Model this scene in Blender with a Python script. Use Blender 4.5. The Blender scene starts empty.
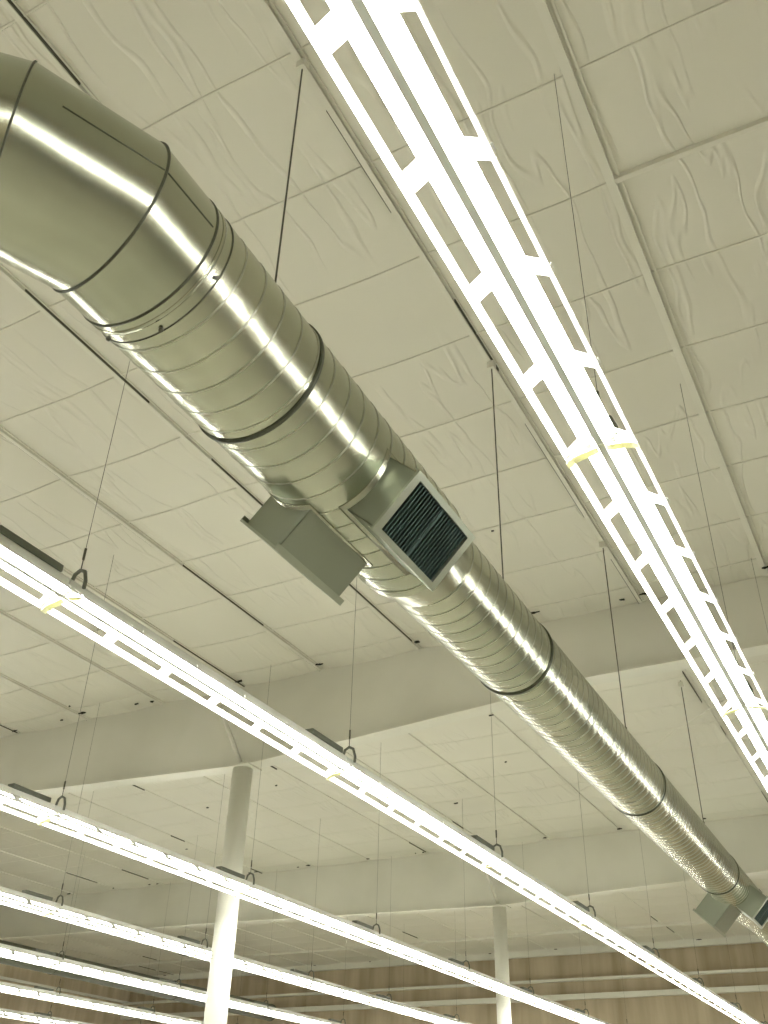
import bpy, bmesh, math, random
from mathutils import Vector, Matrix
random.seed(7)
sc = bpy.context.scene
H = 4.29         # metres from eye level to the ceiling sheeting
EYE = 1.6

# ---------------------------------------------------------------- camera
R0 = (0.88233725, 0.47005161, 0.02307538)
R1 = (-0.24782096, 0.5057514, -0.82631731)
R2 = (-0.40008218, 0.72337197, 0.56273194)
cd = bpy.data.cameras.new('camera')
cam = bpy.data.objects.new('camera', cd)
sc.collection.objects.link(cam)
m = Matrix.Identity(4)
for i in range(3):
    m[i][0] = R0[i]; m[i][1] = -R1[i]; m[i][2] = -R2[i]
m.translation = Vector((0, 0, EYE))
cam.matrix_world = m
cd.sensor_fit = 'VERTICAL'; cd.sensor_height = 24.0
cd.lens = 953.5035 * 24.0 / 1024.0
cd.clip_start = 0.05
sc.camera = cam

# ---------------------------------------------------------------- world and exposure
w = bpy.data.worlds.new('world'); sc.world = w; w.use_nodes = True
w.node_tree.nodes['Background'].inputs[0].default_value = (0.9, 0.93, 0.8, 1)
w.node_tree.nodes['Background'].inputs[1].default_value = 0.05
sc.view_settings.view_transform = 'Standard'
sc.view_settings.look = 'None'
sc.view_settings.gamma = 1.0
sc.view_settings.use_curve_mapping = False
sc.view_settings.exposure = 0.95
TUBE = 28.0      # brightness of the fluorescent tubes


K = 1.3          # steelwork and ducting gauge


def W(X, Y, Z):
    return Vector((X * H, Y * H, Z * H + EYE))


# ---------------------------------------------------------------- materials
def new_mat(name, col, rough=0.6, metal=0.0):
    mt = bpy.data.materials.new(name); mt.use_nodes = True
    b = mt.node_tree.nodes['Principled BSDF']
    b.inputs['Base Color'].default_value = (*col, 1)
    b.inputs['Roughness'].default_value = rough
    b.inputs['Metallic'].default_value = metal
    return mt, mt.node_tree, b


def noise_col(nt, b, c1, c2, scale=(1, 1, 1), detail=4, lo=0.35, hi=0.65, ns=1.0):
    tc = nt.nodes.new('ShaderNodeTexCoord'); mp = nt.nodes.new('ShaderNodeMapping')
    mp.inputs['Scale'].default_value = scale
    nz = nt.nodes.new('ShaderNodeTexNoise'); nz.inputs['Scale'].default_value = ns
    nz.inputs['Detail'].default_value = detail
    cr = nt.nodes.new('ShaderNodeValToRGB')
    cr.color_ramp.elements[0].position = lo; cr.color_ramp.elements[1].position = hi
    cr.color_ramp.elements[0].color = (*c1, 1); cr.color_ramp.elements[1].color = (*c2, 1)
    nt.links.new(tc.outputs['Object'], mp.inputs['Vector'])
    nt.links.new(mp.outputs['Vector'], nz.inputs['Vector'])
    nt.links.new(nz.outputs['Fac'], cr.inputs['Fac'])
    nt.links.new(cr.outputs['Color'], b.inputs['Base Color'])
    return nz


def bump(nt, b, height, strength=0.3, dist=0.01):
    bp = nt.nodes.new('ShaderNodeBump')
    bp.inputs['Strength'].default_value = strength
    bp.inputs['Distance'].default_value = dist
    nt.links.new(height, bp.inputs['Height'])
    nt.links.new(bp.outputs['Normal'], b.inputs['Normal'])


M = {}
# creased white vinyl facing of the roof insulation
mt, nt, b = new_mat('insulation_facing', (0.70, 0.69, 0.60), 0.45)
noise_col(nt, b, (0.66, 0.645, 0.555), (0.74, 0.73, 0.635), (0.38, 0.38, 0.38), 3, 0.3, 0.7)
tc = nt.nodes.new('ShaderNodeTexCoord')
wn = nt.nodes.new('ShaderNodeTexNoise'); wn.inputs['Scale'].default_value = 1.25; wn.inputs['Detail'].default_value = 2
nt.links.new(tc.outputs['Object'], wn.inputs['Vector'])
vs = nt.nodes.new('ShaderNodeVectorMath'); vs.operation = 'SCALE'; vs.inputs['Scale'].default_value = 0.19
nt.links.new(wn.outputs['Color'], vs.inputs[0])
va = nt.nodes.new('ShaderNodeVectorMath'); va.operation = 'ADD'
nt.links.new(tc.outputs['Object'], va.inputs[0]); nt.links.new(vs.outputs['Vector'], va.inputs[1])
mp = nt.nodes.new('ShaderNodeMapping'); mp.inputs['Scale'].default_value = (5.2, 0.7, 0.4)
nt.links.new(va.outputs['Vector'], mp.inputs['Vector'])
nz = nt.nodes.new('ShaderNodeTexNoise'); nz.inputs['Scale'].default_value = 1.0; nz.inputs['Detail'].default_value = 2.0
nt.links.new(mp.outputs['Vector'], nz.inputs['Vector'])
# thin crests where the noise crosses one half
s1 = nt.nodes.new('ShaderNodeMath'); s1.operation = 'SUBTRACT'; s1.inputs[1].default_value = 0.5
ab = nt.nodes.new('ShaderNodeMath'); ab.operation = 'ABSOLUTE'
nt.links.new(nz.outputs['Fac'], s1.inputs[0]); nt.links.new(s1.outputs[0], ab.inputs[0])
mr = nt.nodes.new('ShaderNodeMapRange'); mr.inputs['From Min'].default_value = 0.0; mr.inputs['From Max'].default_value = 0.035
mr.inputs['To Min'].default_value = 1.0; mr.inputs['To Max'].default_value = 0.0
mr.interpolation_type = 'SMOOTHSTEP'
nt.links.new(ab.outputs[0], mr.inputs['Value'])
mk = nt.nodes.new('ShaderNodeTexNoise'); mk.inputs['Scale'].default_value = 1.0; mk.inputs['Detail'].default_value = 1
nt.links.new(tc.outputs['Object'], mk.inputs['Vector'])
mr2 = nt.nodes.new('ShaderNodeMapRange'); mr2.inputs['From Min'].default_value = 0.38; mr2.inputs['From Max'].default_value = 0.56
nt.links.new(mk.outputs['Fac'], mr2.inputs['Value'])
mu = nt.nodes.new('ShaderNodeMath'); mu.operation = 'MULTIPLY'
nt.links.new(mr.outputs['Result'], mu.inputs[0]); nt.links.new(mr2.outputs['Result'], mu.inputs[1])
bump(nt, b, mu.outputs[0], 0.5, 0.010)
M['sheet'] = mt
mt, nt, b = new_mat('seam_tape', (0.72, 0.71, 0.62), 0.4); M['tape'] = mt
mt, nt, b = new_mat('seam_shadow_gap', (0.10, 0.10, 0.07), 0.8); M['gap'] = mt
mt, nt, b = new_mat('opening_dark', (0.012, 0.014, 0.01), 0.9); M['black'] = mt  # near-black paint for the darkness inside holes in the insulation
mt, nt, b = new_mat('white_paint', (0.72, 0.71, 0.60), 0.45)
noise_col(nt, b, (0.66, 0.655, 0.57), (0.74, 0.735, 0.65), (1, 1, 1), 3); M['paint'] = mt
mt, nt, b = new_mat('stained_wall', (0.5, 0.42, 0.27), 0.7)
nz = noise_col(nt, b, (0.38, 0.31, 0.20), (0.58, 0.50, 0.36), (3.2, 3.2, 0.35), 5, 0.3, 0.7); M['wall'] = mt
mt, nt, b = new_mat('floor', (0.55, 0.50, 0.36), 0.5)
noise_col(nt, b, (0.23, 0.22, 0.17), (0.29, 0.275, 0.22), (.6, .6, .6), 3); M['floor'] = mt


def galv(name, c1, c2, rough, bstr, bscale):
    mt, nt, b = new_mat(name, c1, rough, 1.0)
    noise_col(nt, b, c1, c2, (2.2, 2.2, 2.2), 6, 0.35, 0.65)
    tc = nt.nodes.new('ShaderNodeTexCoord')
    nz = nt.nodes.new('ShaderNodeTexNoise'); nz.inputs['Scale'].default_value = bscale
    nz.inputs['Detail'].default_value = 2
    nt.links.new(tc.outputs['Object'], nz.inputs['Vector'])
    bump(nt, b, nz.outputs['Fac'], bstr, 0.004)
    return mt


M['galv'] = galv('galvanised_steel', (0.42, 0.44, 0.35), (0.54, 0.55, 0.44), 0.24, 0.3, 14)
M['galv2'] = galv('galvanised_elbow_steel', (0.40, 0.42, 0.33), (0.49, 0.50, 0.40), 0.22, 0.12, 5)
M['seam'] = galv('lock_seam', (0.36, 0.37, 0.29), (0.44, 0.45, 0.36), 0.3, 0.1, 14)
mt, nt, b = new_mat('matt_galvanised', (0.33, 0.36, 0.29), 0.36, 0.85); M['box'] = mt
mt, nt, b = new_mat('register_aluminium', (0.42, 0.45, 0.37), 0.35, 0.85); M['frame'] = mt
mt, nt, b = new_mat('louvre_vane', (0.05, 0.085, 0.075), 0.45, 0.6); M['vane'] = mt
mt, nt, b = new_mat('dark_strap', (0.07, 0.075, 0.05), 0.5, 0.5); M['strap'] = mt
mt, nt, b = new_mat('rod_steel', (0.10, 0.10, 0.075), 0.5, 0.5); M['rod'] = mt
mt, nt, b = new_mat('hook_grey', (0.16, 0.17, 0.14), 0.5, 0.3); M['hook'] = mt
mt, nt, b = new_mat('white_enamel', (0.82, 0.83, 0.80), 0.35); M['enamel'] = mt
mt, nt, b = new_mat('ridge_shade_grey', (0.34, 0.345, 0.30), 0.5); M['ridge'] = mt  # darker than the housing: shading of the ridge put into its colour
mt, nt, b = new_mat('shaded_duct_steel', (0.10, 0.105, 0.07), 0.6, 0.3); M['shaded_duct'] = mt  # low base colour stands in for the shade around the distant duct
mt, nt, b = new_mat('cream_joint_cover', (0.80, 0.80, 0.55), 0.4); M['cream'] = mt
tr = nt.nodes.new('ShaderNodeBsdfTranslucent'); tr.inputs['Color'].default_value = (0.85, 0.84, 0.55, 1)
mx = nt.nodes.new('ShaderNodeMixShader'); mx.inputs['Fac'].default_value = 0.25
nt.links.new(b.outputs[0], mx.inputs[1]); nt.links.new(tr.outputs[0], mx.inputs[2])
nt.links.new(mx.outputs[0], nt.nodes['Material Output'].inputs['Surface'])
mt, nt, b = new_mat('fluorescent_tube', (1, 1, 1), 0.4)
b.inputs['Emission Color'].default_value = (1.0, 1.0, 0.92, 1)
b.inputs['Emission Strength'].default_value = TUBE
M['tube'] = mt


# ---------------------------------------------------------------- mesh helpers
class MB:
    def __init__(s):
        s.v = []; s.f = []; s.mi = []; s.smooth = []

    def quad(s, a, b_, c, d, mi=0, sm=False):
        n = len(s.v); s.v += [tuple(a), tuple(b_), tuple(c), tuple(d)]
        s.f.append((n, n + 1, n + 2, n + 3)); s.mi.append(mi); s.smooth.append(sm)

    def box(s, lo, hi, mi=0):
        x0, y0, z0 = lo; x1, y1, z1 = hi
        s.hexa([(x0, y0, z0), (x1, y0, z0), (x1, y1, z0), (x0, y1, z0), (x0, y0, z1), (x1, y0, z1), (x1, y1, z1), (x0, y1, z1)], mi)

    def hexa(s, p, mi=0):
        n = len(s.v); s.v += [tuple(q) for q in p]
        for f in ((0, 3, 2, 1), (4, 5, 6, 7), (0, 1, 5, 4), (1, 2, 6, 5), (2, 3, 7, 6), (3, 0, 4, 7)):
            s.f.append(tuple(n + i for i in f)); s.mi.append(mi); s.smooth.append(False)

    def sweep(s, rings, mi=0, sm=True, caps=True, closed=True):
        n0 = len(s.v); k = len(rings[0])
        for r in rings: s.v += [tuple(q) for q in r]
        for i in range(len(rings) - 1):
            for j in range(k if closed else k - 1):
                a = n0 + i * k + j; b_ = n0 + i * k + (j + 1) % k
                s.f.append((a, b_, b_ + k, a + k)); s.mi.append(mi); s.smooth.append(sm)
        if caps and closed:
            s.f.append(tuple(n0 + j for j in range(k))[::-1]); s.mi.append(mi); s.smooth.append(False)
            e = n0 + (len(rings) - 1) * k
            s.f.append(tuple(e + j for j in range(k))); s.mi.append(mi); s.smooth.append(False)

    def tube(s, a, b_, r, n=10, mi=0, r2=None, caps=True):
        a = Vector(a); b_ = Vector(b_); d = (b_ - a).normalized()
        e = d.orthogonal().normalized(); g = d.cross(e)
        r2 = r if r2 is None else r2
        s.sweep([[a + (e * math.cos(2 * math.pi * i / n) + g * math.sin(2 * math.pi * i / n)) * r for i in range(n)],
                 [b_ + (e * math.cos(2 * math.pi * i / n) + g * math.sin(2 * math.pi * i / n)) * r2 for i in range(n)]], mi, caps=caps)

    def path(s, pts, r, n=6, mi=0):
        pts = [Vector(p) for p in pts]; rings = []
        d = (pts[1] - pts[0]).normalized(); e = d.orthogonal().normalized()
        for i, p in enumerate(pts):
            d = (pts[min(i + 1, len(pts) - 1)] - pts[max(i - 1, 0)]).normalized()
            e = (e - d * e.dot(d)).normalized(); g = d.cross(e)
            rings.append([p + (e * math.cos(2 * math.pi * k / n) + g * math.sin(2 * math.pi * k / n)) * r for k in range(n)])
        s.sweep(rings, mi)

    def build(s, name, mats, parent=None, origin=None):
        if not isinstance(mats, (list, tuple)): mats = [mats]
        me = bpy.data.meshes.new(name)
        o0 = Vector(origin) if origin is not None else Vector((0, 0, 0))
        me.from_pydata([tuple(Vector(v) - o0) for v in s.v], [], s.f)
        for q in mats: me.materials.append(q)
        for p, mi, sm in zip(me.polygons, s.mi, s.smooth):
            p.material_index = mi; p.use_smooth = sm
        bm = bmesh.new(); bm.from_mesh(me)
        bmesh.ops.recalc_face_normals(bm, faces=bm.faces); bm.to_mesh(me); bm.free()
        me.update()
        o = bpy.data.objects.new(name, me); sc.collection.objects.link(o)
        if parent is not None:
            o.parent = parent
            o.location = o0 - (parent.location if parent.parent is None and parent.type == 'EMPTY' else parent.location)
        else:
            o.location = o0
        return o


def struct(o):
    o['kind'] = 'structure'; return o


def tag(o, label, cat, group=None):
    o['label'] = label; o['category'] = cat
    if group: o['group'] = group
    return o


def empty(name, loc):
    o = bpy.data.objects.new(name, None); sc.collection.objects.link(o)
    o.location = loc; o.empty_display_size = 0.1
    return o


def child(mb, name, mats, parent, lab=None):
    """part whose vertices were given in world coordinates, under an unrotated thing"""
    o = mb.build(name, mats)
    root = Vector((0, 0, 0)); p = parent
    while p is not None:
        root += p.location; p = p.parent
    o.parent = parent; o.location = -root
    if lab: o['label'] = lab
    return o


def recentre(o):
    """put a single mesh object's origin at the middle of its mesh"""
    me = o.data; c = sum((v.co for v in me.vertices), Vector()) / len(me.vertices)
    for v in me.vertices: v.co -= c
    o.location = o.location + c
    return o


# ---------------------------------------------------------------- room shell
LX = [-0.118, -0.375, -0.616, -0.902, -1.17, -1.405]
while LX[-1] > -4.75: LX.append(LX[-1] - 0.262)
LX[-1] = -4.95
XR = [0.14, 0.40, 0.66, 0.92, 1.18, 1.44, 1.70, 1.96]
LX = XR[::-1] + LX           # right to left
TY = [0.449 - 0.1625 * k for k in range(10, 0, -1)] + [0.453, 0.614, 0.772, 0.938, 1.10, 1.263, 1.42, 1.594, 1.752]
while TY[-1] < 5.35: TY.append(TY[-1] + 0.1625)
TY.append(5.56)
WX0, WX1 = LX[-1], LX[0]
WY0, WY1 = TY[0], TY[-1]
rs = random.Random(3)
AMP = {}
for i in range(len(LX)):
    for j in range(len(TY)):
        AMP[i, j] = rs.uniform(0.35, 1.0)


def amp_col(i):
    x = (LX[i] + LX[i + 1]) / 2
    return 0.0085 if x < -0.7 else (0.0045 if x < -0.1 else 0.0035)


def sag(i, j, u, v):
    """how far the sheeting hangs below the roof plane in bay i, j (fractions of H)"""
    a = (AMP[i, j] * (1 - v) + AMP[i, j + 1] * v) if j + 1 < len(TY) else AMP[i, j]
    su = math.sin(math.pi * u) ** 0.9 if 0 < u < 1 else 0
    return amp_col(i) * su * (0.62 * a + 0.5 * math.sin(math.pi * v) * AMP[i, j])


mb = MB()
NU, NV = 8, 6
for i in range(len(LX) - 1):
    for j in range(len(TY) - 1):
        n0 = len(mb.v)
        for q in range(NV + 1):
            for p in range(NU + 1):
                u = p / NU; v = q / NV
                x = LX[i] * (1 - u) + LX[i + 1] * u; y = TY[j] * (1 - v) + TY[j + 1] * v
                s_ = sag(i, j, u, v)
                mb.v.append(tuple(W(x, y, 1.0 - s_)))
        for q in range(NV):
            for p in range(NU):
                a = n0 + q * (NU + 1) + p
                mb.f.append((a, a + 1, a + NU + 2, a + NU + 1)); mb.mi.append(0); mb.smooth.append(True)
struct(mb.build('ceiling', M['sheet']))
# roof deck above, so that the ceiling is a solid
mb = MB(); mb.box(W(WX0, WY0, 1.02), W(WX1, WY1, 1.05)); struct(mb.build('trim_1', M['paint']))
mb = MB(); a = W(WX0, WY0, 0); c = W(WX1, WY1, 0)
mb.box((a.x, a.y, -0.1), (c.x, c.y, 0)); struct(mb.build('floor', M['floor']))
top = EYE + H * 1.02
mb = MB(); mb.box((a.x, c.y, 0), (c.x, c.y + .15, top)); struct(mb.build('wall_back', M['wall']))
mb = MB(); mb.box((a.x, a.y - .15, 0), (c.x, a.y, top)); struct(mb.build('wall_front', M['wall']))
mb = MB(); mb.box((a.x - .15, a.y, 0), (a.x, c.y, top)); struct(mb.build('wall_left', M['wall']))
mb = MB(); mb.box((c.x, a.y, 0), (c.x + .15, c.y, top)); struct(mb.build('wall_right', M['wall']))
tn = 2
# cross seams: a shallow folded fin following the sag between the purlin lines
for j in range(1, len(TY) - 1):
    y = TY[j]
    if y < 0.1: continue
    mb = MB(); wd = 0.0022 if y < 1.8 else 0.0014; dp = 0.0035 if y < 1.8 else 0.0016
    for i in range(len(XR) - 3, len(LX) - 1):
        rings = []
        for p in range(NU + 1):
            u = p / NU; x = LX[i] * (1 - u) + LX[i + 1] * u; z = 1.0 - sag(i, j, u, 0)
            k = 3.2 if (i < len(XR) + 0 and j == 12) else 1.0
            dy = 0.0012 * math.sin(x * 23 + j) 
            rings.append([W(x, y + dy - wd * k, z + .002), W(x, y + dy - wd * k * .8, z - dp * k * .55), W(x, y + dy, z - dp * k * .7), W(x, y + dy + wd * k, z + .002)])
        mb.sweep(rings, 0, sm=False)
    struct(mb.build('trim_%d' % tn, M['tape'])); tn += 1
# purlin lines: a folded white strip with a dark slit along one side
for i in range(len(XR) - 2, len(LX) - 1):
    x = LX[i]; mb = MB(); r = random.Random(i + 50)
    y0 = 0.1
    wide = 0.009 if i == len(XR) else 0.006
    for ya, yb, q in ((y0, 1.82, 1.0), (1.84, WY1, .45)):
        mb.box(W(x - wide * q, ya, 1 - .0065 * q), W(x + wide * .2 * q, yb, 1.004), 0)
        mb.box(W(x + wide * .7 * q, ya, 1 - .0035 * q), W(x + wide * q, yb, 1.004), 0)
    # dark slit, broken where the facing closes over it
    y = y0
    while y < WY1 - .1:
        ln = r.uniform(0.15, 0.55); g = r.uniform(0.03, 0.2)
        y2 = min(y + ln * (1 if y < 1.7 else .4), WY1)
        if (i != len(XR) or r.random() < .25) and (y < 1.7 or r.random() < .12):
            off = r.choice((0.2, 0.25, -1.25))
            mb.box(W(x + wide * off, y, 0.9945), W(x + wide * off + (.0014 if y < 1.7 else .0009), y2, 1.003), 1)
        y = y2 + g
    struct(mb.build('trim_%d' % tn, [M['tape'], M['gap']])); tn += 1
# ragged black patches painted for the dark inside tears, where purlin lines end against a girder, and stray ones
mb = MB(); r = random.Random(11)


def tear(X, Y, s=1.0):
    n = 13; c = W(X, Y, 0.9885); ring = []; ex = r.uniform(.02, .06) * K
    for k in range(n):
        t = 2 * math.pi * k / n
        rr = r.uniform(.3, 1.15)
        ring.append(c + Vector((math.cos(t) * ex * rr * s, math.sin(t) * .015 * K * rr * s, r.uniform(0, .006))))
    mb.sweep([ring, [q + Vector((0, 0, .012)) for q in ring]], 0, sm=False)


for gy in (1.79, 3.41):
    for i in range(len(XR), len(LX) - 1):
        tear(LX[i] + r.uniform(-.01, .03), gy - r.uniform(0, .02), r.uniform(.5, 1.1))
        if r.random() < .35: tear(LX[i] - .05 + r.uniform(-.02, .02), gy - .005, .5)
for (X, Y, s) in ((-0.60, 1.76, 1.2), (-.55, 1.42, .3), (-1.55, 1.6, .4), (-1.9, 1.72, .5), (-.47, 1.93, .35), (-1.2, 2.1, .4), (-1.0, 2.6, .5), (-.62, 2.75, .6), (-.30, 2.15, .45), (-1.75, 2.5, .5), (-2.1, 2.6, .6), (-1.3, 2.9, .6), (-.9, 2.25, .4), (-2.5, 3.0, .5), (-1.05, 0.63, .15)):
    tear(X, Y, s)
struct(mb.build('trim_%d' % tn, M['black'])); tn += 1
# back wall: ledger under the ceiling and two girts
for (y0, z0, z1, dy) in ((5.07, .985, 1.0, .012), (5.53, .965, 1.0, .03), (5.53, .832, .845, .03), (5.53, .742, .768, .03), (5.53, .5, .515, .03)):
    mb = MB(); mb.box(W(WX0, y0 - dy, z0), W(WX1, y0, z1)); struct(mb.build('trim_%d' % tn, M['paint'])); tn += 1
mb = MB()
for k in range(40):
    X = -4.6 + k * .13
    tear(X, 5.48, r.uniform(.5, 1.3)) if k % 3 == 0 else None
if mb.v: struct(mb.build('trim_%d' % tn, M['black'])); tn += 1
# left wall girts
for z0, z1 in ((.84, .853), (.5, .513)):
    mb = MB(); mb.box(W(WX0, 0, z0), W(WX0 + .02, WY1, z1)); struct(mb.build('trim_%d' % tn, M['paint'])); tn += 1


# ---------------------------------------------------------------- steel girders and columns
def girder(Y, prof, label, braces=(-1.384,)):
    t = empty('steel_girder', W(-1.384, Y, .9))
    mb = MB(); rings = []
    for X, z in prof: rings.append([W(X, Y - .006, z + .003), W(X, Y + .006, z + .003), W(X, Y + .006, .998), W(X, Y - .006, .998)])
    mb.sweep(rings, sm=False); child(mb, 'web', M['paint'], t)
    mb = MB(); rings = []
    for X, z in prof: rings.append([W(X, Y - .022, z), W(X, Y + .022, z), W(X, Y + .022, z + .005), W(X, Y - .022, z + .005)])
    mb.sweep(rings, sm=False); child(mb, 'bottom_flange', M['paint'], t)
    for bx in braces:
        mb = MB(); mb.path([W(bx, Y - .012, .79), W(bx - .03, Y - .13, .965)], .02 * K, 4); child(mb, 'brace', M['paint'], t)
    tag(t, label, 'girder')
    return t


girder(1.83, [(-4.93, .86), (-2.6, .835), (-2.17, .8135), (-1.42, .783), (-1.34, .783), (-1.0, .803), (-.71, .823), (-.5, .842), (1.95, .842)],
       'white deep steel girder crossing under the ceiling on the nearer, left column')
girder(3.46, [(-4.93, .85), (-2.6, .81), (-1.43, .782), (-1.34, .782), (-.9, .80), (-.4, .815), (1.95, .83)],
       'white steel girder farther back, resting on the distant thin column')


def column(X, Y, zt, label, brace):
    t = empty('steel_column', Vector((X * H, Y * H, 0)))
    c = W(X, Y, zt)
    mb = MB(); mb.tube((c.x, c.y, .02), (c.x, c.y, c.z - .016), .081 * K, 32); child(mb, 'shaft', M['paint'], t)
    mb = MB(); mb.box((c.x - .15, c.y - .13, c.z - .018), (c.x + .15, c.y + .13, c.z)); child(mb, 'cap_plate', M['paint'], t)
    mb = MB(); mb.box((c.x - .16, c.y - .16, 0.0), (c.x + .16, c.y + .16, .02)); child(mb, 'base_plate', M['paint'], t)
    tag(t, label, 'column')


column(-1.384, 1.83, .783, 'round white steel column at lower left, crossed by the light rows', 1)
column(-1.384, 3.46, .782, 'distant round white steel column at bottom centre under the farther girder', 1)

# thin bracing wire of the roof
mb = MB(); mb.path([W(-.90, 2.95, .985), W(-.30, 2.368, .985)], .005, 6)
tag(recentre(mb.build('bracing_wire', M['tape'])), 'thin pale diagonal bracing wire under the ceiling right of the far duct', 'wire')

# ---------------------------------------------------------------- spiral duct
DX, DZ = -0.376, 0.5225
RB, RS = 0.060 * H, 0.0515 * H
NS = 72


def seg_rings(P0, n0, P1, n1, r0, r1=None, cuts=1):
    """cylinder between two mitre planes"""
    r1 = r0 if r1 is None else r1
    ax = (P1 - P0).normalized(); e1 = ax.cross(Vector((0, 0, 1))).normalized(); e2 = e1.cross(ax)
    out = []
    for q, (P, n, r_) in enumerate(((P0, n0, r0), (P1, n1, r1))):
        ring = []
        for k in range(NS):
            t = 2 * math.pi * k / NS
            p = P + (e1 * math.cos(t) + e2 * math.sin(t)) * r_
            p = p + ax * (n.dot(P - p) / n.dot(ax)); ring.append(p)
        out.append(ring)
    return out


duct = empty('spiral_duct', W(DX, .326, DZ))
tag(duct, 'big round galvanised spiral air duct hanging diagonally across the view, elbow at upper left', 'air duct')
yv = Vector((0, 1, 0))
A0 = W(DX + .004, .277, DZ)
dirs = [Vector((-math.sin(math.radians(22.5 * k)), -math.cos(math.radians(22.5 * k)), 0)) for k in range(6)]
P = [A0]; L = .070 * H
for k in range(1, 5): P.append(P[-1] + dirs[k] * L)
norms = [(dirs[k] + dirs[k + 1]).normalized() for k in range(5)]
# straight collar of the elbow
mb = MB(); rg = seg_rings(W(DX + .004, .326, DZ), -yv, A0, norms[0], RB * 1.004); mb.sweep(rg, caps=False)
child(mb, 'elbow_gore', M['galv2'], duct)
for k in range(1, 5):
    mb = MB(); n1 = norms[k] if k < 4 else dirs[4]
    mb.sweep(seg_rings(P[k - 1], norms[k - 1], P[k], n1, RB * (1.004 if k % 2 else 1.0)), caps=False)
    # raised longitudinal joint of the gore
    child(mb, 'elbow_gore', M['galv2'], duct)


def AX(y):
    """centre of the duct at depth y: level up to the reducer, then rising gently"""
    if y < .775: return W(DX + (.004 * (1 - min(1, (y - .326) / .4)) if y < .73 else 0), y, DZ)
    return W(DX - .032 * (y - .775), y, DZ + .0454 * (y - .775))


def ring_band(c, n, r, wd, th, name, mat, lab=None):
    wd *= K; th *= K
    n = n.normalized(); e1 = n.cross(Vector((0, 0, 1))).normalized(); e2 = e1.cross(n)
    mb = MB(); prof = [(r, -wd / 2), (r + th, -wd / 2), (r + th, wd / 2), (r, wd / 2)]
    rings = []
    for k in range(NS + 1):
        t = 2 * math.pi * k / NS; d = e1 * math.cos(t) + e2 * math.sin(t)
        rings.append([c + d * a_ + n * b_ for a_, b_ in prof])
    mb.sweep(rings, caps=False)
    return child(mb, name, mat, duct, lab)


def mitre_bead(Pk, n, ax, r, rad=.0035):
    rad *= K
    e1 = ax.cross(Vector((0, 0, 1))).normalized(); e2 = e1.cross(ax); pts = []
    for k in range(NS + 1):
        t = 2 * math.pi * k / NS; p = Pk + (e1 * math.cos(t) + e2 * math.sin(t)) * r
        pts.append(p + ax * (n.dot(Pk - p) / n.dot(ax)))
    mb = MB(); mb.path(pts, rad, 6); child(mb, 'elbow_seam', M['strap'], duct, 'dark seam between two gores of the elbow')


mitre_bead(P[0], norms[0], dirs[0], RB * 1.006)
mitre_bead(P[1], norms[1], dirs[1], RB * 1.006, .0025)
mitre_bead(P[2], norms[2], dirs[2], RB * 1.006, .0025)
# long lock seams on the elbow
for (Pa, Pb) in ((P[0], P[1]), (A0, W(DX + .004, .326, DZ))):
    mb = MB(); ax = (Pb - Pa).normalized(); e1 = ax.cross(Vector((0, 0, 1))).normalized()
    sgn = 1 if e1.x > 0 else -1
    sa = -.06 if Pa is P[0] else .18; d = e1 * sgn * math.cos(sa) + Vector((0, 0, 1)) * math.sin(sa)
    mb.path([Pa + d * RB * 1.006 + ax * (-.045 if Pa is P[0] else .06), Pb + d * RB * 1.006 - ax * .05], .002, 5)
    child(mb, 'lock_seam', M['strap'], duct, 'thin dark lengthwise seam on the elbow')


def rings_along(y0, y1, r0, r1, cuts):
    out = []
    for q in range(cuts + 1):
        t = q / cuts; c = W(DX + .004 * (1 - min(1, ((y0 + (y1 - y0) * t) - .326) / .4)) if y0 < .7 else DX, y0 + (y1 - y0) * t, DZ)
        r_ = r0 + (r1 - r0) * t
        out.append([c + Vector((math.cos(2 * math.pi * k / NS) * r_, 0, math.sin(2 * math.pi * k / NS) * r_)) for k in range(NS)])
    return out


PITCH = 0.0252
Y_RED0, Y_RED1 = .735, .775
def section(y0, y1, r_, name='duct_section', amp=.0015):
    # slightly crowned between the turns of the lock seam
    cuts = int((y1 - y0) / PITCH * 6); mb = MB(); rings = []
    for q in range(cuts + 1):
        y = y0 + (y1 - y0) * q / cuts
        c = AX(y); ring = []
        for k in range(NS):
            t = 2 * math.pi * k / NS
            ph = (y / PITCH - k / NS) % 1.0
            rr = r_ + amp * (math.sin(math.pi * ph) - .5)
            ring.append(c + Vector((math.cos(t) * rr, 0, math.sin(t) * rr)))
        rings.append(ring)
    mb.sweep(rings, caps=False)
    o = child(mb, name, M['galv'], duct)
    # the helical lock seam
    mb = MB(); pts = []; n = int((y1 - y0) / PITCH * 40)
    for q in range(n + 1):
        y = y0 + (y1 - y0) * q / n
        t = 2 * math.pi * (y / PITCH)
        d = Vector((math.cos(t), 0, math.sin(t))); c = AX(y)
        pts.append([c + d * (r_ - .002) + yv * -.0042, c + d * (r_ + .002) + yv * -.003, c + d * (r_ + .002) + yv * .003, c + d * (r_ - .002) + yv * .0042])
    mb.sweep(pts, sm=False)
    s_ = mb.build('lock_seam', M['seam']); s_.parent = o
    return o


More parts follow.
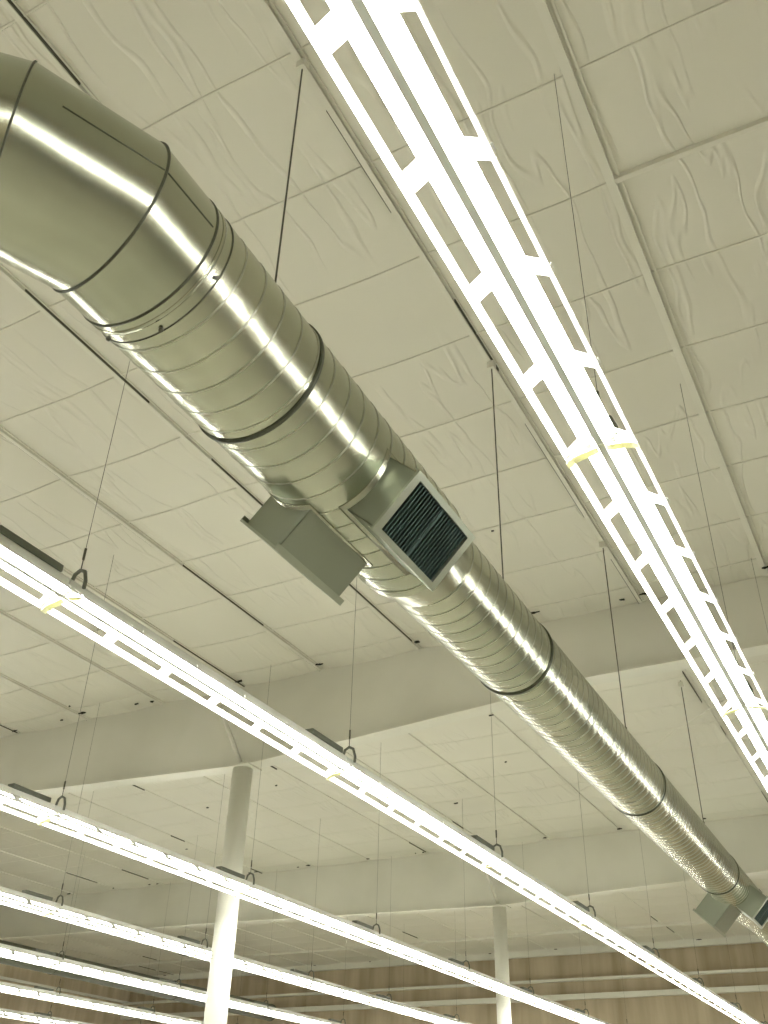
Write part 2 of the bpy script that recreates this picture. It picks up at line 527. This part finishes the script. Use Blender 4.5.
section(.326, Y_RED0, RB)
mb = MB(); mb.sweep(rings_along(Y_RED0, Y_RED1, RB, RS, 4), caps=False); child(mb, 'reducer', M['galv2'], duct)
SEC = [Y_RED1, 1.045, 1.69, 2.50]
for k in range(3): section(SEC[k], SEC[k + 1], RS)
section(2.50, 3.10, RS)
mb = MB(); rings = []
for q in range(4):
    c = AX(3.10 + .013 * q); r_ = RS * (1 - .033 * q)
    rings.append([c + Vector((math.cos(2 * math.pi * k / NS) * r_, 0, math.sin(2 * math.pi * k / NS) * r_)) for k in range(NS)])
mb.sweep(rings, caps=False); child(mb, 'reducer', M['galv2'], duct)
section(3.139, 3.9, RS * .9)
ring_band(W(DX + .004, .326, DZ), yv, RB, .010, .0022, 'coupling_ring', M['galv2'])
ring_band(W(DX + .004, .318, DZ), yv, RB, .005, .003, 'coupling_ring', M['strap'], 'thin dark coupling line beside the elbow')
ring_band(W(DX + .004, .336, DZ), yv, RB, .003, .002, 'coupling_ring', M['strap'], 'thin dark coupling line beside the elbow')
for y, r_ in ((.458, RB), (1.045, RS), (1.69, RS), (2.50, RS)):
    ring_band(AX(y), yv, r_, .010, .006, 'hanger_ring', M['strap'], 'dark strap ring around the duct')
for k in range(5):
    mb = MB(); t = math.radians(-30 - 50 * k); c = W(DX + .004, .334, DZ) + Vector((math.cos(t), 0, math.sin(t))) * (RB + .002)
    mb.tube(c, c + Vector((math.cos(t), 0, math.sin(t))) * .008, .007, 8)
    child(mb, 'screw', M['rod'], duct)


def register(yc, ang, side, hl, hw, D, r_, hb, uc=0.0, e=.008):
    """air register on a saddle box: ang degrees below horizontal, side +1 right, -1 left"""
    A = math.radians(ang); n = Vector((side * math.cos(A), 0, -math.sin(A))); u = Vector((side * math.sin(A), 0, math.cos(A)))
    c = AX(yc); Dm = D * H; hl *= H; hw *= H; hb *= H

    uc *= H

    def Q(y, uu, d): return c + yv * y + u * (uu + uc) + n * d
    mb = MB()   # saddle box: four walls reaching to the duct surface
    for (ya, yb, ua, ub) in ((-hb, hb, hw, hw), (-hb, hb, -hw, -hw)):
        dd = math.sqrt(max(r_ * r_ - (ua + uc) ** 2, 0)) - .013
        s_ = 1 if ua > 0 else -1
        mb.hexa([Q(ya, ua, dd), Q(yb, ua, dd), Q(yb, ua - s_ * .004, dd), Q(ya, ua - s_ * .004, dd), Q(ya, ua, Dm), Q(yb, ua, Dm), Q(yb, ua - s_ * .004, Dm), Q(ya, ua - s_ * .004, Dm)])
    NC = 10
    for ye in (-hb, hb):
        for k in range(NC):
            ua = -hw + 2 * hw * k / NC; ub = -hw + 2 * hw * (k + 1) / NC
            da = math.sqrt(r_ * r_ - (ua + uc) ** 2) - .013; db = math.sqrt(r_ * r_ - (ub + uc) ** 2) - .013
            s_ = 1 if ye > 0 else -1
            mb.hexa([Q(ye, ua, da), Q(ye, ub, db), Q(ye - s_ * .004, ub, db), Q(ye - s_ * .004, ua, da), Q(ye, ua, Dm), Q(ye, ub, Dm), Q(ye - s_ * .004, ub, Dm), Q(ye - s_ * .004, ua, Dm)])
    box = child(mb, 'register_box', M['box'], duct)
    # saddle plate lapped on the duct around the box
    mb = MB(); t0 = math.atan2(n.z, n.x) - side * math.asin(uc / r_) * -1; sp = math.asin(min(.98, hw / r_)) + .07; rings = []
    for k in range(17):
        t = t0 - sp + 2 * sp * k / 16; d = Vector((math.cos(t), 0, math.sin(t)))
        rings.append([c + d * (r_ + .0) + yv * (-hb - .028), c + d * (r_ + .004) + yv * (-hb - .028), c + d * (r_ + .004) + yv * (hb + .026), c + d * r_ + yv * (hb + .026)])
    mb.sweep(rings); sd = mb.build('saddle_plate', M['galv2']); sd.parent = box
    # frame
    mb = MB()
    yo, uo = hl, hw + e
    yi, ui = hb - .034, hw - .014
    d0, d1 = Dm - .003, Dm + .008

    def bar(ya, yb, ua, ub, da=d0, db=d1):
        mb.hexa([Q(ya, ua, da), Q(yb, ua, da), Q(yb, ub, da), Q(ya, ub, da), Q(ya, ua, db), Q(yb, ua, db), Q(yb, ub, db), Q(ya, ub, db)])
    bar(-yo, yo, ui, uo); bar(-yo, yo, -uo, -ui); bar(-yo, -yi, -ui, ui); bar(yi, yo, -ui, ui)
    bar(-yo, yo, -uo - .003, -uo, d0 - .016, d1); bar(-yo, yo, uo, uo + .003, d0 - .016, d1)
    fr = mb.build('register_frame', M['frame']); fr.parent = box
    mb = MB()
    NVN = 22
    for k in range(NVN):
        y = -yi + 2 * yi * (k + .5) / NVN
        mb.hexa([Q(y - .001, -ui, Dm - .04), Q(y + .004, -ui, Dm - .04), Q(y + .004, ui, Dm - .04), Q(y - .001, ui, Dm - .04),
                 Q(y - .0065, -ui, Dm + .001), Q(y - .001, -ui, Dm + .001), Q(y - .001, ui, Dm + .001), Q(y - .0065, ui, Dm + .001)])
    bar(-.008, .008, -ui, ui, Dm - .04, Dm + .002)
    g = mb.build('louvre', M['vane']); g.parent = box; g['label'] = 'row of dark vertical louvre vanes'
    mb = MB(); bar(-hb + .006, hb - .006, -hw + .006, hw - .006, Dm - .065, Dm - .06)
    g = mb.build('damper', M['black']); g.parent = box; g['label'] = 'black damper behind the vanes'
    return box


register(.637, 43.5, 1, .0585, .0297, .090, RB, .0575)
register(.613, 45, -1, .056, .0255, .093, RB, .050, -.011, .010)
register(2.745, 43.5, 1, .0645, .0325, .092, RS, .0635)
register(2.71, 45, -1, .068, .029, .108, RS, .062, -.011, .010)

# rods holding the duct
for k, (X, Y, lab) in enumerate(((-.375, .466, 'dark thin hanger rod nearest the top, meeting the duct above its first strap ring'),
                                 (-.375, .998, 'dark thin hanger rod rising from the duct just past the louvred register'),
                                 (-.378, 1.555, 'dark thin hanger rod rising from the duct midway towards the far end'),
                                 (-.400, 2.26, 'dark thin hanger rod near the far end of the duct'))):
    r_ = RB if k == 0 else RS
    t = empty('hanger_rod', W(X, Y, 1.0))
    ctr = AX(Y); zt = ctr.z + math.sqrt(r_ ** 2 - (X * H - ctr.x) ** 2) + .012
    mb = MB(); mb.tube(W(X, Y, .999), Vector((X * H, Y * H, zt)), .004, 8); child(mb, 'rod', M['rod'], t)
    mb = MB(); c = W(X, Y, .985); mb.box(c - Vector((.022, .022, .015)), c + Vector((.022, .022, .04))); child(mb, 'ceiling_bracket', M['tape'], t)
    mb = MB(); c = Vector((X * H, Y * H, zt)); mb.tube(c, c + Vector((0, 0, .06)), .010, 8); child(mb, 'turnbuckle', M['rod'], t)
    tag(t, lab, 'hanger rod')

# distant second duct, its shade put into a dark colour, behind the rows of lights
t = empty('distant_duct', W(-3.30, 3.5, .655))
mb = MB(); mb.tube(W(-3.30, 1.6, .655), W(-3.30, 4.85, .655), .135 * K, 40, caps=True); child(mb, 'duct_section', M['shaded_duct'], t)
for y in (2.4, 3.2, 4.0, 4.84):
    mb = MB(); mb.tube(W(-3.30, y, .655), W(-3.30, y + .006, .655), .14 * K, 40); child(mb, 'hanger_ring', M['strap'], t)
tag(t, 'distant shade-darkened round duct with a blunt end, behind the lower left light rows', 'air duct')


# ---------------------------------------------------------------- strip lights
FL = 2.44          # one fixture
ZL = 0.475         # hanging height as a fraction of H
PF = FL / H        # fixture pitch in the same unit
WING = [(.024, .014), (.062, -.010), (.104, -.041), (.118, -.051), (.1215, -.064)]


def reflector_mb(sd):
    mb = MB(); g = .004
    Y0, Y1 = g, FL - g
    def P_(k, y): return (sd * WING[k][0], y, WING[k][1])
    for k in (0, 2, 3):
        mb.quad(P_(k, Y0), P_(k + 1, Y0), P_(k + 1, Y1), P_(k, Y1))
    n = 6; pit = FL / n; br = pit * .085
    for q in range(n):
        a_ = q * pit; b_ = (q + 1) * pit
        mb.quad(P_(1, max(a_, Y0)), P_(2, max(a_, Y0)), P_(2, a_ + br), P_(1, a_ + br))
        mb.quad(P_(1, b_ - br), P_(2, b_ - br), P_(2, min(b_, Y1)), P_(1, min(b_, Y1)))
    return mb


def make_strip():
    t = empty('strip_light', (0, 0, 0))
    mb = MB()   # channel with V-shaped cover between the tubes
    prof = [(-.024, .014), (-.022, .052), (.022, .052), (.024, .014), (.018, .0)]
    mb.sweep([[Vector((x, y, z)) for x, z in [(-.018, .0)] + prof] for y in (.003, FL - .003)], sm=False)
    h = mb.build('housing', M['enamel']); h.parent = t
    mb = MB(); pr = [(-.015, .001), (-.012, -.034), (.012, -.034), (.015, .001)]
    mb.sweep([[Vector((x, y, z)) for x, z in pr] for y in (.003, FL - .003)], sm=False)
    h = mb.build('centre_ridge', M['ridge']); h.parent = t; h['label'] = 'ridge between the two rows of tubes, its shade painted grey'
    for sd in (-1, 1):
        o = reflector_mb(sd).build('reflector', M['enamel']); o.parent = t
        md = o.modifiers.new('thickness', 'SOLIDIFY'); md.thickness = .0015
    for sd in (-1, 1):
        for a_, b_ in ((.03, FL / 2 - .004), (FL / 2 + .004, FL - .03)):
            mb = MB(); mb.tube((sd * .041, a_, -.020), (sd * .041, b_, -.020), .019, 16)
            o = mb.build('tube', M['tube']); o.parent = t
    for y in (.018, FL - .018):
        for sd in (-1, 1):
            mb = MB(); mb.box((sd * .041 - .012, y - .010, -.034), (sd * .041 + .012, y + .010, .002))
            o = mb.build('lamp_holder', M['enamel']); o.parent = t
    # curved cream cover at the joint with the next fixture
    for sd in (-1, 1):
        mb = MB(); pr = [(.014, -.036), (.03, -.042), (.05, -.045), (.075, -.048), (.10, -.055), (.124, -.070)]
        mb.sweep([[Vector((sd * x, .004, z)), Vector((sd * x, .036, z)), Vector((sd * x, .036, z - .003)), Vector((sd * x, .004, z - .003))] for x, z in pr], sm=False)
        o = mb.build('joint_cover', M['cream']); o.parent = t; o['label'] = 'cream band over the joint'
    mb = MB(); mb.box((-.03, FL - .42, .053), (.03, FL - .06, .085)); o = mb.build('wiring_box', M['hook']); o.parent = t; o['label'] = 'grey box on top near the joint'
    for q in range(1, 6):
        y = q * FL / 6; mb = MB(); mb.box((.1195, y - .010, -.060), (.1245, y + .010, -.040))
        o = mb.build('reflector_clip', M['enamel']); o.parent = t
    return t


def make_hanger(z_=ZL):
    t = empty('light_hanger', (0, 0, 0))
    top_ = (1.0 - z_) * H
    mb = MB(); mb.tube((0, 0, .15), (0, 0, top_ - .004), .0013, 6); o = mb.build('wire', M['rod']); o.parent = t
    mb = MB(); mb.tube((0, 0, .19), (0, 0, .25), .006, 8); mb.tube((0, 0, .13), (0, 0, .19), .0025, 6); o = mb.build('turnbuckle', M['rod']); o.parent = t
    mb = MB(); mb.path([(-.045, 0, .03), (-.046, 0, .07), (-.03, 0, .12), (0, 0, .135), (.03, 0, .12), (.046, 0, .07), (.045, 0, .03)], .009, 6)
    o = mb.build('hook', M['hook']); o.parent = t
    return t


def copy_tree(o, parent=None):
    c = o.copy(); sc.collection.objects.link(c)
    if parent is not None: c.parent = parent
    for ch in [q for q in bpy.data.objects if q.parent == o]: copy_tree(ch, c)
    return c


ORD = ['first', 'second', 'third', 'fourth', 'fifth', 'sixth', 'seventh', 'eighth', 'ninth', 'tenth', 'eleventh', 'twelfth']
ROWS = [  # X, Z, first k, last k, visible first k, last k, row words
    (-.136, ZL, -2, 8, 0, 3, 'the broad slotted row above the duct'),
    (-.698, ZL, -2, 8, 0, 8, 'the row just below the duct'),
    (-1.268, ZL, -1, 8, 1, 8, 'the second row below the duct'),
    (-1.816, ZL, 0, 8, 2, 8, 'the third row below the duct'),
    (-2.355, ZL, 0, 8, 3, 8, 'the third row from bottom left'),
    (-2.915, ZL, 1, 8, 4, 8, 'the second row from bottom left'),
    (-3.485, ZL, 1, 8, 5, 8, 'the lowest row at bottom left'),
    (.43, ZL, -2, 6, 99, 0, 'the next row right of the view'),
]
strip0 = make_strip(); hang0 = make_hanger(); su = hu = False
for ri, (X, Z, k0, k1, v0, v1, words) in enumerate(ROWS):
    end = 'top' if ri == 0 else 'left'
    for k in range(k0, k1 + 1):
        o = strip0 if not su else copy_tree(strip0); su = True
        o.location = W(X, .023 + PF * k, Z)
        if v0 <= k <= v1:
            lab = 'white strip light, %s from the %s end of %s' % (ORD[k - v0], end, words)
        elif k < v0 and v1 > 0:  # before the frame
            lab = 'white strip light, %s beyond the %s edge, %s' % (ORD[v0 - k - 1], end, words)
        elif v1 > 0:
            lab = 'white strip light, %s beyond the lower right edge, %s' % (ORD[k - v1 - 1], words)
        else:
            lab = 'white strip light outside the view, %s in %s' % (ORD[k - k0], words)
        tag(o, lab, 'strip light', 'twin-tube strip lights in rows')
        if v0 - 1 <= k <= v1 - 1:
            h = hang0 if not hu else copy_tree(hang0); hu = True
            hy = .038 + PF * (k + 1)
            h.location = W(X, hy - .028 if abs(hy - 3.46) < .025 else hy, Z)
            tag(h, 'grey-hooked wire hanger, %s from the %s in %s' % (ORD[k - v0 + 1], end, words), 'hanger', 'wire hangers over the strip lights')
